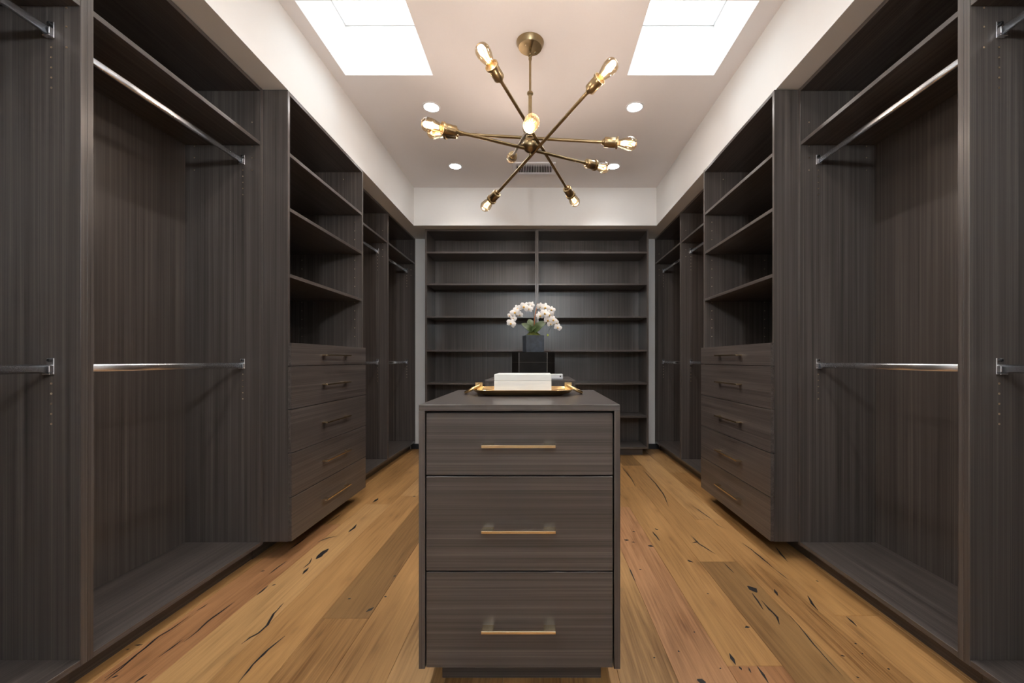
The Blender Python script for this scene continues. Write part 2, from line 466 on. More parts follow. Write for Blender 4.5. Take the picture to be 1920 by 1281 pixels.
ZG = 3.207
for n, (xa, xb) in enumerate(SKYL):
    bm = bmesh.new(); w = 0.03
    z0 = ZC + 0.012
    chamfer_box(bm, xa - w, xa, SKY0 - w, SKY1 + w, z0, ZG + 0.06, 0); chamfer_box(bm, xb, xb + w, SKY0 - w, SKY1 + w, z0, ZG + 0.06, 0)
    chamfer_box(bm, xa, xb, SKY0 - w, SKY0, z0, ZG + 0.06, 0); chamfer_box(bm, xa, xb, SKY1, SKY1 + w, z0, ZG + 0.06, 0)
    win = struct(obj('window_%d' % (n + 1), bm, M_WALL), 'square skylight shaft in the ceiling')
    bm = bmesh.new(); fw = 0.007
    chamfer_box(bm, xa, xa + fw, SKY0, SKY1, ZG - 0.012, ZG + 0.02); chamfer_box(bm, xb - fw, xb, SKY0, SKY1, ZG - 0.012, ZG + 0.02)
    chamfer_box(bm, xa + fw, xb - fw, SKY0, SKY0 + fw, ZG - 0.012, ZG + 0.02); chamfer_box(bm, xa + fw, xb - fw, SKY1 - fw, SKY1, ZG - 0.012, ZG + 0.02)
    obj('skylight_frame', bm, M_WHITE, win)
    bm = bmesh.new(); chamfer_box(bm, xa + fw, xb - fw, SKY0 + fw, SKY1 - fw, ZG, ZG + 0.006, 0)
    obj('glass_pane', bm, M_PANE, win)
    ld = bpy.data.lights.new('skylight portal', 'AREA'); ld.shape = 'RECTANGLE'; ld.size = xb - xa; ld.size_y = SKY1 - SKY0
    ld.cycles.is_portal = True
    lo = bpy.data.objects.new('skylight_portal', ld); lo.location = ((xa + xb) / 2, (SKY0 + SKY1) / 2, ZG + 0.05); COL.objects.link(lo)

# ------------------------------------------------------------------ hardware
def pins(parent, y, face, xs_, zs_):
    """row of small brass sleeves in a side panel; face = -1 when the panel face looks back to the camera"""
    bm = bmesh.new()
    for x, z in [(x, z) for x in xs_ for z in zs_]:
        lathe(bm, [(0.0, 0.0002), (0.0018, 0.0002), (0.0022, 0.0012), (0.0034, 0.0010), (0.0036, -0.001)], 8, axis_matrix((x, y, z), (0, face, 0)), False)
    o = obj('pin_sleeves', bm, M_PIN, parent, True); o['kind'] = 'stuff'
    return o

def oval_rod(parent, x, y0, y1, z):
    bm = bmesh.new(); N = 20
    rows = []
    for y in (y0, y1):
        row = []
        for i in range(N):
            a = 2 * PI * i / N
            row.append(bm.verts.new((x + 0.0075 * math.cos(a), y, z + (0.0075 if math.sin(a) > 0 else -0.0075) * abs(math.sin(a)) + (0.0065 if math.sin(a) >= 0 else -0.0065))))
        rows.append(row)
    for i in range(N):
        j = (i + 1) % N
        bm.faces.new([rows[0][i], rows[0][j], rows[1][j], rows[1][i]])
    bm.faces.new(rows[0]); bm.faces.new(rows[1])
    rod = obj('hanging_rod', bm, M_CHROME, parent)
    for p in rod.data.polygons: p.use_smooth = len(p.vertices) == 4
    for y, s in ((y0, 1), (y1, -1)):
        bm = bmesh.new()
        ya, yb = sorted((y, y + s * 0.004)); yc, yd = sorted((y + s * 0.004, y + s * 0.016))
        chamfer_box(bm, x - 0.012, x + 0.012, ya, yb, z - 0.018, z + 0.034, 0.0015)
        chamfer_box(bm, x - 0.012, x - 0.0078, yc, yd, z - 0.012, z + 0.010, 0.001)
        chamfer_box(bm, x + 0.0078, x + 0.012, yc, yd, z - 0.012, z + 0.010, 0.001)
        chamfer_box(bm, x - 0.012, x + 0.012, yc, yd, z - 0.0185, z - 0.0145, 0.001)
        br = obj('rod_bracket', bm, M_CHROME, rod)
        bm = bmesh.new()
        lathe(bm, [(0.0, 0.007), (0.004, 0.007), (0.0055, 0.005), (0.0055, 0.0)], 10, axis_matrix((x, y + s * 0.003, z + 0.027), (0, s, 0)), False)
        obj('bracket_screw', bm, M_BLACK, rod)
    return rod

def bar_pull(parent, along, centre, length, out, mat=M_PULL):
    """flat brass bar pull: a thin bar on two flat feet; along = axis index of the bar, out = outward unit vector"""
    c = Vector(centre); o = Vector(out)
    a = Vector((1, 0, 0)) if along == 0 else Vector((0, 1, 0))
    bm = bmesh.new()
    def bx(s0, s1, d0, d1, z0, z1):
        p = c + a * s0 + o * d0; q = c + a * s1 + o * d1
        chamfer_box(bm, min(p.x, q.x), max(p.x, q.x), min(p.y, q.y), max(p.y, q.y), c.z + z0, c.z + z1, 0.0007)
    h = length / 2
    bx(-h, h, 0.026, 0.034, -0.0042, 0.0042)
    bx(-h, -h + 0.036, -0.001, 0.0262, -0.0035, 0.0035)
    bx(h - 0.036, h, -0.001, 0.0262, -0.0035, 0.0035)
    return obj('handle', bm, mat, parent)

# ------------------------------------------------------------------ hanging units and drawer towers along both sides
Z_TOE = 0.080
def hanging_unit(side, y0, y1, label, group):
    xf = XL if side < 0 else XR
    s = side                       # pointing from the aisle into the cabinet
    y0 += 0.0002; y1 -= 0.0002
    u = thing('hanging_unit', label, 'wardrobe', (xf + s * 0.2, (y0 + y1) / 2, 0), group)
    xb = xf + s * DEPTH
    for ya, yb, face, yin in ((y0, y0 + T, 1, y0 + T), (y1 - T, y1, -1, y1 - T)):
        p = board('side_panel', LAM[2], u, xf, xb, ya, yb, Z_TOE, ZTOP)
        xr = xf + s * 0.093
        pins(p, yin, face, [xr], [1.02 - 0.045 - 0.032 * i for i in range(5)])
        pins(p, yin, face, [xr], [2.085 - 0.045 - 0.032 * i for i in range(5)])
        pins(p, yin, face, [xf + s * 0.045, xf + s * 0.345], [2.04, 2.105, 2.165, 2.29])
    board('back_panel', LAM[2], u, xb - s * 0.007, xb - s * 0.0005, y0 + T, y1 - T, Z_TOE, ZTOP - 0.001)
    board('top_panel', LAM[1], u, xf + s * 0.001, xb - s * 0.007, y0 + T, y1 - T, ZTOP - T, ZTOP)
    board('bottom_panel', LAM[1], u, xf + s * 0.001, xb - s * 0.007, y0 + T, y1 - T, Z_TOE, Z_TOE + T)
    board('shelf', LAM[1], u, xf + s * 0.002, xb - s * 0.007, y0 + T, y1 - T, 2.170, 2.170 + T)
    board('toe_kick', LAM[1], u, xf + s * 0.060, xf + s * 0.078, y0, y1, 0.0, Z_TOE)
    for z in (2.085, 1.022):
        oval_rod(u, xf + s * 0.093, y0 + T, y1 - T, z)
    return u

def drawer_tower(side, y0, y1, label, group):
    xf = -1.32 if side < 0 else 1.24
    s = side
    y0 += 0.0002; y1 -= 0.0002
    u = thing('drawer_tower', label, 'cabinet', (xf + s * 0.25, (y0 + y1) / 2, 0), group)
    xb = (XL if side < 0 else XR) + s * DEPTH
    for ya, yb, face, yin in ((y0, y0 + T, 1, y0 + T), (y1 - T, y1, -1, y1 - T)):
        p = board('side_panel', LAM[2], u, xf, xb, ya, yb, 0.092, ZTOP)
        zz = [1.225 + 0.064 * i for i in range(5)] + [1.60 + 0.065 * i for i in range(4)] + [1.95 + 0.065 * i for i in range(3)] 
        pins(p, yin, face, [xf + s * 0.055, xf + s * 0.45], zz)
        pins(p, yin, face, [xf + s * 0.14], [2.40])
    board('back_panel', LAM[2], u, xb - s * 0.007, xb - s * 0.0005, y0 + T, y1 - T, 0.092, ZTOP - 0.001)
    board('top_panel', LAM[1], u, xf + s * 0.001, xb - s * 0.007, y0 + T, y1 - T, ZTOP - T, ZTOP)
    for z in (2.132, 1.840, 1.489):
        board('shelf', LAM[1], u, xf + s * 0.003, xb - s * 0.007, y0 + T, y1 - T, z, z + T)
    board('deck', LAM[1], u, xf + s * 0.001, xb - s * 0.007, y0 + T, y1 - T, 1.112, 1.112 + T)
    board('bottom_panel', LAM[1], u, xf + s * 0.001, xb - s * 0.007, y0 + T, y1 - T, 0.092, 0.092 + T)
    board('toe_kick', LAM[1], u, xf + s * 0.185, xf + s * 0.203, y0, y1, 0.0, 0.092)
    zs = [1.142, 1.017, 0.788, 0.5585, 0.325, 0.092]
    xd = xf - s * T
    for i, (zt, zb) in enumerate(zip(zs, zs[1:])):
        d = board('drawer', LAM[1], u, xd, xf - s * 0.0005, y0 + 0.001, y1 - 0.001, zb + 0.0019, zt - 0.0019, 0.0007)
        bar_pull(d, 1, (xd, (y0 + y1) / 2, (zt + zb) / 2), 0.32, (-s, 0, 0))
    return u

for side in (-1, 1):
    hanging_unit(side, 0.487, 1.345, 'dark wood hanging unit farthest from the bookcases with two chrome rods', 'hanging units at the entrance end')
    hanging_unit(side, 1.345, 2.203, 'open dark wood two-rod hanging unit beside the drawer tower, farther from the bookcases', 'hanging units before the drawer towers')
    drawer_tower(side, 2.203, 3.150, 'tall dark wood tower with open shelves over five brass-handled drawers', 'drawer towers facing each other')
    hanging_unit(side, 3.150, 4.030, 'dark wood two-rod hanging unit between the drawer tower and the corner unit', 'hanging units beyond the drawer towers')
    hanging_unit(side, 4.030, YB - 0.016, 'dark wood hanging unit in the corner against the white back wall', 'hanging units in the room corners')

# ------------------------------------------------------------------ bookcases on the back wall
BY0, BY1 = 4.56, YB - 0.002
def bookcase(x0, x1):
    u = thing('bookcase', 'dark wood open bookcase half with six shelves on the back wall', 'bookcase', ((x0 + x1) / 2, (BY0 + BY1) / 2, 0), 'paired bookcases on the back wall')
    x0 += 0.0005; x1 -= 0.0005
    for xa, xb in ((x0, x0 + T), (x1 - T, x1)):
        board('side_panel', LAM[2], u, xa, xb, BY0, BY1, 0.08, ZTOP)
    board('back_panel', LAM[2], u, x0 + T, x1 - T, BY1 - 0.008, BY1, 0.08, ZTOP - 0.001)
    board('top_panel', LAM[0], u, x0 + T, x1 - T, BY0 + 0.001, BY1 - 0.008, ZTOP - T, ZTOP)
    for z in (2.220, 1.874, 1.518, 1.150, 0.790, 0.428):
        board('shelf', LAM[0], u, x0 + T, x1 - T, BY0 + 0.002, BY1 - 0.008, z - T / 2, z + T / 2)
    board('bottom_panel', LAM[0], u, x0 + T, x1 - T, BY0 + 0.001, BY1 - 0.008, 0.08, 0.08 + T)
    board('toe_kick', LAM[0], u, x0 + (0.05 if x0 < -1 else 0), x1 - (0.05 if x1 > 1 else 0), BY0 + 0.07, BY0 + 0.088, 0.0, 0.08)
bookcase(-1.238, -0.0205)
bookcase(-0.0205, 1.198)

# ------------------------------------------------------------------ islands
ZI = 0.912
def island(x0, x1, y0, y1, drawers, label):
    u = thing('drawer_island', label, 'cabinet', ((x0 + x1) / 2, (y0 + y1) / 2, 0))
    board('top', LAM[0], u, x0, x1, y0, y1, ZI - T, ZI, 0.0012)
    for xa, xb in ((x0, x0 + T), (x1 - T, x1)):
        board('side_panel', LAM[2], u, xa, xb, y0, y1, 0.0987, ZI - T, 0.0012)
    board('bottom_panel', LAM[0], u, x0 + T, x1 - T, y0 + 0.024, y1 - 0.02, 0.103, 0.103 + T)
    tk = bmesh.new()
    chamfer_box(tk, x0 + 0.051, x1 - 0.046, y0 + 0.095, y1 - 0.06, 0.0, 0.103)
    obj('toe_kick', tk, LAM[0], u)
    if drawers:
        board('back_panel', LAM[2], u, x0 + T, x1 - T, y1 - T, y1, 0.0987, ZI - T)
        zs = [(0.886, 0.6945), (0.6905, 0.4000), (0.3955, 0.1012)]
        for i, (zt, zb) in enumerate(zs):
            d = board('drawer', LAM[0], u, x0 + T + 0.0035, x1 - T - 0.0035, y0 + 0.003, y0 + 0.003 + T, zb, zt, 0.0014)
            hz = (0.789, 0.5315, 0.230)[i]
            bar_pull(d, 0, ((-0.173 + 0.0515) / 2, y0 + 0.003, hz), 0.224, (0, -1, 0))
        board('drawer_box', M_DARK, u, x0 + T + 0.001, x1 - T - 0.001, y0 + 0.0235, y0 + 0.10, 0.125, ZI - T - 0.001)
    else:
        board('back_panel', LAM[2], u, x0 + T, x1 - T, y0 + 0.002, y0 + 0.002 + T, 0.0987, ZI - T)
        zs = [(0.886, 0.6945), (0.6905, 0.4000), (0.3955, 0.1012)]
        for i, (zt, zb) in enumerate(zs):
            d = board('drawer', LAM[0], u, x0 + T + 0.0035, x1 - T - 0.0035, y1 - 0.003 - T, y1 - 0.003, zb, zt, 0.0014)
            bar_pull(d, 0, ((x0 + x1) / 2, y1 - 0.003, (zt + zb) / 2), 0.224, (0, 1, 0))
    return u
IX0, IX1 = -0.369, 0.251
island(IX0, IX1, 1.287, 1.918, True, 'dark wood three-drawer island with the brass tray on top')
island(IX0, IX1, 2.865, 3.495, False, 'plain-backed dark wood island carrying the black box and orchid')

# ------------------------------------------------------------------ tray, marble box
TX, TY, TZ = -0.061, 1.690, ZI
def rounded_rect(a, b, r, n=10):
    r = max(0.002, min(r, a, b)); pts = []
    for cx, cy, a0 in ((a - r, b - r, 0), (-a + r, b - r, PI / 2), (-a + r, -b + r, PI), (a - r, -b + r, 1.5 * PI)):
        for i in range(n + 1):
            t = a0 + PI / 2 * i / n
            pts.append((cx + r * math.cos(t), cy + r * math.sin(t)))
    return pts
tray = thing('serving_tray', 'oval-cornered gold brass tray with ring handles on the near island', 'tray', (TX, TY, TZ))
bm = bmesh.new()
A, B, RC = 0.198, 0.128, 0.075
rings = []
for off, z in ((0.050, 0.0), (0.046, 0.0), (0.040, 0.003), (0.014, 0.012), (0.002, 0.022), (0.0, 0.0235), (0.003, 0.0245), (0.006, 0.0225), (0.018, 0.0135), (0.040, 0.0075), (0.050, 0.007)):
    rings.append([bm.verts.new((TX + x, TY + y, TZ + z)) for x, y in rounded_rect(A - off, B - off, RC - off * 0.9)])
for a, b in zip(rings, rings[1:]):
    n = len(a)
    for i in range(n):
        j = (i + 1) % n
        bm.faces.new([a[i], a[j], b[j], b[i]])
bm.faces.new(rings[0]); bm.faces.new(rings[-1])
obj('dish', bm, M_TRAY, tray, True)
for s in (-1, 1):
    bx, bz = TX + s * 0.180, TZ + 0.033
    bm = bmesh.new()
    sq, rr, N = 0.0145, 0.0075, 16
    fr, bk = [], []
    for y in (TY - 0.003, TY + 0.003):
        out = []; inn = []
        for i in range(N):
            a = 2 * PI * i / N; ca, sa = math.cos(a), math.sin(a); m = max(abs(ca), abs(sa))
            out.append(bm.verts.new((bx + sq * ca / m, y, bz + sq * sa / m))); inn.append(bm.verts.new((bx + rr * ca, y, bz + rr * sa)))
        fr.append(out); bk.append(inn)
    for i in range(N):
        j = (i + 1) % N
        for y in (0, 1): bm.faces.new([fr[y][i], fr[y][j], bk[y][j], bk[y][i]])
        bm.faces.new([fr[0][i], fr[0][j], fr[1][j], fr[1][i]]); bm.faces.new([bk[0][i], bk[0][j], bk[1][j], bk[1][i]])
    chamfer_box(bm, bx - 0.012, bx + 0.012, TY - 0.005, TY + 0.005, TZ + 0.010, bz - sq + 0.001, 0.001)
    br = obj('handle_bracket', bm, M_TRAY, tray)
    bm = bmesh.new()
    Rr = 0.0300
    dirv = Vector((s * 0.0505, 0, -0.0245)).normalized()
    cen = Vector((bx, TY, bz)) + dirv * (Rr - 0.001)
    nrm = dirv.cross(Vector((0, 1, 0)))
    torus(bm, Rr, 0.0064, axis_matrix(cen, nrm))
    obj('ring_handle', bm, M_TRAY, tray, True)

mb = thing('marble_box', 'white marble lidded box standing on the brass tray', 'box', (-0.061, 1.71, ZI + 0.0068))
bx0, bx1, by0, by1, bz0 = -0.171, 0.049, 1.610, 1.800, ZI + 0.0068
board('body', M_MARBLE, mb, bx0, bx1, by0, by1, bz0, bz0 + 0.0512, 0.001)
board('lid', M_MARBLE, mb, bx0, bx1, by0, by1, bz0 + 0.0518, bz0 + 0.0755, 0.001)

# ------------------------------------------------------------------ second island: black box, orchid, small white box
def chamfered_prism(bm, cx, cy, hx, hy, ch, z0, z1, rot=0.0):
    pts = [(-hx + ch, -hy), (hx - ch, -hy), (hx, -hy + ch), (hx, hy - ch), (hx - ch, hy), (-hx + ch, hy), (-hx, hy - ch), (-hx, -hy + ch)]
    cr, sr = math.cos(rot), math.sin(rot)
    lo = [bm.verts.new((cx + x * cr - y * sr, cy + x * sr + y * cr, z0)) for x, y in pts]
    hi = [bm.verts.new((cx + x * cr - y * sr, cy + x * sr + y * cr, z1)) for x, y in pts]
    for i in range(8):
        j = (i + 1) % 8; bm.faces.new([lo[i], lo[j], hi[j], hi[i]])
    bm.faces.new(lo[::-1]); bm.faces.new(hi)
CX, CY = -0.039, 3.165
chest = thing('storage_box', 'glossy black lidded box with cut corners under the orchid pot', 'box', (CX, CY, ZI))
bm = bmesh.new(); chamfered_prism(bm, CX, CY, 0.158, 0.125, 0.055, ZI, ZI + 0.1195); obj('body', bm, M_LACQ, chest)
bm = bmesh.new(); chamfered_prism(bm, CX, CY, 0.158, 0.125, 0.055, ZI + 0.1215, ZI + 0.195); obj('lid', bm, M_LACQ, chest)
bm = bmesh.new(); chamfered_prism(bm, CX, CY, 0.155, 0.122, 0.055, ZI + 0.1190, ZI + 0.122); obj('lid_seal', bm, M_STRIP, chest)
for x in (CX - 0.104, CX + 0.101):
    board('edge_strip', M_STRIP, chest, x - 0.0025, x + 0.0025, CY - 0.1275, CY - 0.1245, ZI + 0.001, ZI + 0.194, 0.0005)
ZP = ZI + 0.195

jb = thing('jewellery_box', 'small flat white box with a round knob beside the black box', 'box', (0.09, 2.93, ZI))
board('plinth', M_GREY, jb, 0.012, 0.165, 2.895, 2.985, ZI, ZI + 0.0085)
d = board('body', M_WHITE, jb, 0.010, 0.167, 2.892, 2.988, ZI + 0.0085, ZI + 0.0385, 0.0012)
bm = bmesh.new(); lathe(bm, [(0.0, 0.009), (0.004, 0.0085), (0.0052, 0.005), (0.003, 0.002), (0.003, -0.001)], 14, axis_matrix((0.150, 2.892, ZI + 0.025), (0, -1, 0)), False)
obj('knob', bm, M_STRIP, jb, True)

OX, OY = -0.041, 3.150
orchid = thing('potted_orchid', 'white moth orchid in a square slate pot on the black box', 'plant', (OX, OY, ZP))
PH = 0.126
bm = bmesh.new()
rot = math.radians(13)
def sq(h, z): 
    return [bm.verts.new((OX + (x * math.cos(rot) - y * math.sin(rot)) * h, OY + (x * math.sin(rot) + y * math.cos(rot)) * h, ZP + z)) for x, y in ((-1, -1), (1, -1), (1, 1), (-1, 1))]
R = [sq(0.0665, 0), sq(0.0675, 0.003), sq(0.0685, PH - 0.002), sq(0.067, PH), sq(0.060, PH), sq(0.060, PH - 0.02)]
for a, b in zip(R, R[1:]):
    for i in range(4): bm.faces.new([a[i], a[(i + 1) % 4], b[(i + 1) % 4], b[i]])
bm.faces.new(R[0]); bm.faces.new(R[-1])
obj('pot', bm, M_SLATE, orchid)
rp = random.Random(11)
bm = bmesh.new()
NU, NV = 14, 28
rows = []
for i in range(NU + 1):
    r = i / NU
    row = []
    for j in range(NV):
        a = 2 * PI * j / NV
        m = 1.0 / max(abs(math.cos(a - rot)), abs(math.sin(a - rot))) ** 0.6
        hgt = 0.032 * (1 - r ** 2.2) * (0.75 + 0.5 * rp.random()) + 0.004 * rp.random() - 0.006
        row.append(bm.verts.new((OX + 0.057 * r * m * math.cos(a), OY + 0.057 * r * m * math.sin(a), ZP + PH + hgt)))
    rows.append(row)
for a, b in zip(rows, rows[1:]):
    for j in range(NV):
        q = (j + 1) % NV; bm.faces.new([a[j], a[q], b[q], b[j]])
bm.faces.new(rows[0])
obj('moss', bm, M_MOSS, orchid, True)

def leaf_mesh(bm, base, tip, width, droop, cup=0.25, thick=0.0012):
    base, tip = Vector(base), Vector(tip)
    ax = tip - base; L = ax.length; t = ax.normalized()
    sd = t.cross(Vector((0, -0.85, 0.5))).normalized(); up = sd.cross(t)
    n, m = 10, 4
    gt, gb = [], []
    for i in range(n + 1):
        u = i / n
        w = width * (math.sin(PI * min(1, (u * 0.93 + 0.045))) ** 0.62)
        c = base + ax * u + up * (droop * math.sin(PI * u))
        rt, rb = [], []
        for j in range(-m // 2, m // 2 + 1):
            q = j / (m / 2)
            p = c + sd * (w * 0.5 * q) + up * (cup * w * 0.5 * q * q)
            rt.append(bm.verts.new(p + up * thick)); rb.append(bm.verts.new(p - up * thick))
        gt.append(rt); gb.append(rb)
    for g, fl in ((gt, 0), (gb, 1)):
        for a, b in zip(g, g[1:]):
            for j in range(m): bm.faces.new([a[j], a[j + 1], b[j + 1], b[j]])
    for i in range(n):
        for j in (0, m): bm.faces.new([gt[i][j], gt[i + 1][j], gb[i + 1][j], gb[i][j]])
    for i in (0, n):
        for j in range(m): bm.faces.new([gt[i][j], gt[i][j + 1], gb[i][j + 1], gb[i][j]])

def spot(px, py, y):
    return Vector(((px - VX) * y / F, y, EYE - (py - VY) * y / F))
lb = Vector((OX + 0.0, OY - 0.01, ZP + PH + 0.018))
for tip, w in (((978, 607), 0.050), ((992, 599), 0.058), ((1024, 603), 0.062), ((1018, 606), 0.066), ((1004, 614), 0.050)):
    yy = OY + {978: -0.03, 992: 0.035, 1024: -0.035, 1018: 0.05, 1004: -0.075}[tip[0]]
    bm = bmesh.new(); leaf_mesh(bm, lb, spot(tip[0], tip[1], yy), w, 0.018)
    obj('leaf', bm, M_LEAF, orchid, True)
bm = bmesh.new(); leaf_mesh(bm, lb, lb + Vector((-0.01, 0.09, 0.05)), 0.055, 0.02); obj('leaf', bm, M_LEAF, orchid, True)

def smooth_path(pts, n=8):
    P = [Vector(p) for p in pts]; out = []
    for i in range(len(P) - 1):
        p0, p1, p2, p3 = P[max(i - 1, 0)], P[i], P[i + 1], P[min(i + 2, len(P) - 1)]
        for k in range(n):
            t = k / n
            out.append(0.5 * ((2 * p1) + (p2 - p0) * t + (2 * p0 - 5 * p1 + 4 * p2 - p3) * t * t + (3 * p1 - p0 - 3 * p2 + p3) * t ** 3))
    out.append(P[-1]); return out
stems = [[lb, spot(1001, 598, 3.14), spot(999, 580, 3.13), spot(992, 572, 3.12), spot(978, 577, 3.11), spot(966, 585, 3.10), spot(957, 600, 3.09), spot(955, 606, 3.085)],
         [lb, spot(1005, 600, 3.17), spot(1007, 584, 3.18), spot(1014, 576, 3.17), spot(1026, 583, 3.15), spot(1034, 596, 3.13), spot(1040, 607, 3.11), spot(1034, 612, 3.10), spot(1028, 622, 3.10)]]
for s_ in stems:
    bm = bmesh.new(); pth = smooth_path(s_); tube(bm, pth, [0.0026 - 0.0012 * i / len(pth) for i in range(len(pth))], 6)
    obj('stem', bm, M_STEM, orchid, True)
bm = bmesh.new(); tube(bm, [lb - Vector((0, 0, 0.02)), spot(1003, 592, 3.145), spot(1007.5, 569, 3.14)], 0.0028, 6)
obj('stake', bm, M_STAKE, orchid, True)

def petal(bm, M, ang, length, width, lift):
    n, m = 5, 4
    g = []
    for i in range(n + 1):
        u = i / n
        w = width * (math.sin(PI * min(0.97, 0.10 + 0.80 * u ** 0.8)) ** 0.7)
        row = []
        for j in range(m + 1):
            q = j / m * 2 - 1
            p = Vector((length * u, w * 0.5 * q, lift * u * u * length + 0.10 * w * (1 - q * q)))
            row.append(bm.verts.new(M @ (Matrix.Rotation(ang, 4, 'Z') @ p)))
        g.append(row)
    for a, b in zip(g, g[1:]):
        for j in range(m): bm.faces.new([a[j], a[j + 1], b[j + 1], b[j]])

def flower(pos, facing, size, roll):
    z = Vector(facing).normalized(); x = Vector((0, 0, 1)).cross(z).normalized(); y = z.cross(x)
    M = Matrix((x, y, z)).transposed().to_4x4(); M.translation = Vector(pos)
    M = M @ Matrix.Rotation(roll, 4, 'Z')
    bm = bmesh.new(); s_ = size
    for a in (90, 215, 325): petal(bm, M, math.radians(a), s_ * 0.52, s_ * 0.36, -0.15)
    M2 = M @ Matrix.Translation((0, 0, 0.0015))
    for a in (12, 168): petal(bm, M2, math.radians(a), s_ * 0.54, s_ * 0.56, 0.06)
    f = obj('flower', bm, M_PETAL, orchid, True)
    bm = bmesh.new()
    prof = [(0.0, 0.0), (0.005, 0.001), (0.0062, 0.006), (0.004, 0.011), (0.0, 0.013)]
    lathe(bm, [(r * s_ / 0.056, h * s_ / 0.056) for r, h in prof], 8, M @ Matrix.Translation((0, -0.004, 0.001)), False)
    obj('lip', bm, M_LIP, f, True)
FL = [(958.5, 606.5, 3.07, .056), (965.5, 586, 3.07, .058), (963, 597, 3.09, .040), (970, 579, 3.11, .050), (983.5, 575.5, 3.08, .060), (992, 579, 3.10, .048), (996, 572, 3.13, .044), (956, 592, 3.11, .034), (975, 590, 3.12, .040),
      (1013, 575, 3.13, .048), (1022, 577, 3.12, .060), (1034, 581, 3.14, .046), (1012, 592, 3.08, .050), (1021.5, 588, 3.08, .056), (1030, 590, 3.09, .054), (1027, 600, 3.10, .050), (1037, 600, 3.08, .052), (1046, 614, 3.07, .046), (1043, 605, 3.09, .032), (1032, 607, 3.11, .042)]
for i, (px, py, yy, sz) in enumerate(FL):
    sgn = -1 if px < 1003 else 1
    flower(spot(px, py, yy), (sgn * rp.uniform(0.0, 0.55), -1, rp.uniform(-0.25, 0.25)), sz * 1.22, rp.uniform(-0.5, 0.5))
bm = bmesh.new(); lathe(bm, [(0.0, -0.010), (0.005, -0.007), (0.0075, 0.0), (0.005, 0.007), (0.0, 0.010)], 10, Matrix.Translation(spot(1027, 628.5, 3.10)), False)
obj('bud', bm, M_BUD, orchid, True)

# ------------------------------------------------------------------ chandelier
HC = Vector((-0.049, 2.41, 2.286))
ch = thing('chandelier', 'antique brass branching chandelier with ten glowing amber bulbs', 'chandelier', (HC.x, HC.y, ZC))
bm = bmesh.new()
lathe(bm, [(0.0, 0.0), (0.079, 0.0), (0.079, -0.005), (0.0665, -0.031), (0.0, -0.031)], 40, Matrix.Translation((HC.x, HC.y, ZC)), False)
can = obj('canopy', bm, M_BRASS, ch, True)
for dx, dy in ((0.028, 0.030), (-0.024, -0.028)):
    bm = bmesh.new(); lathe(bm, [(0.0, -0.009), (0.004, -0.008), (0.0055, -0.004), (0.0055, 0.001)], 12, Matrix.Translation((HC.x + dx, HC.y + dy, ZC - 0.030)), False)
    obj('canopy_screw', bm, M_PULL, can, True)
bm = bmesh.new()
tube(bm, [(HC.x, HC.y, ZC - 0.029), (HC.x, HC.y, ZC - 0.055)], 0.008, 12)
torus(bm, 0.011, 0.003, axis_matrix((HC.x, HC.y, ZC - 0.062), (1, 0, 0)), 16, 8)
torus(bm, 0.010, 0.003, axis_matrix((HC.x, HC.y, ZC - 0.075), (0, 1, 0)), 16, 8)
lathe(bm, [(0.0, 0.012), (0.008, 0.010), (0.010, 0.0), (0.0065, -0.012), (0.0065, -0.02)], 14, Matrix.Translation((HC.x, HC.y, ZC - 0.095)), False)
obj('swivel_loop', bm, M_BRASS, ch, True)
bm = bmesh.new()
tube(bm, [(HC.x, HC.y, ZC - 0.105), (HC.x, HC.y, 2.584)], 0.0065, 14)
lathe(bm, [(0.0065, 0.012), (0.013, 0.010), (0.0175, 0.004), (0.0175, -0.005), (0.012, -0.011), (0.011, -0.014)], 18, Matrix.Translation((HC.x, HC.y, 2.584)), False)
tube(bm, [(HC.x, HC.y, 2.574), (HC.x, HC.y, HC.z + 0.03)], 0.0105, 14)
obj('stem', bm, M_BRASS, ch, True)
bm = bmesh.new()
prof = [(0.0, -0.058), (0.005, -0.057), (0.0065, -0.052), (0.005, -0.046), (0.008, -0.0425)]
prof += [(0.043 * math.cos(t), 0.043 * math.sin(t)) for t in [math.radians(a) for a in range(-78, 79, 12)]]
prof += [(0.022, 0.043), (0.022, 0.052), (0.016, 0.056), (0.0105, 0.058)]
lathe(bm, prof, 32, Matrix.Translation(HC), False)
obj('hub', bm, M_BRASS, ch, True)
ARMS = [((0.047, -0.002, 0.018), (-0.267, -0.526, 0.163)), ((0.041, 0.001, -0.018), (0.372, -0.451, 0.186)), ((-0.017, 0.002, -0.020), (-0.519, -0.324, -0.035)),
        ((-0.007, -0.005, 0.039), (-0.602, 0.078, 0.075)), ((-0.062, -0.003, 0.004), (0.086, -0.575, -0.192))]
LT = 0.612
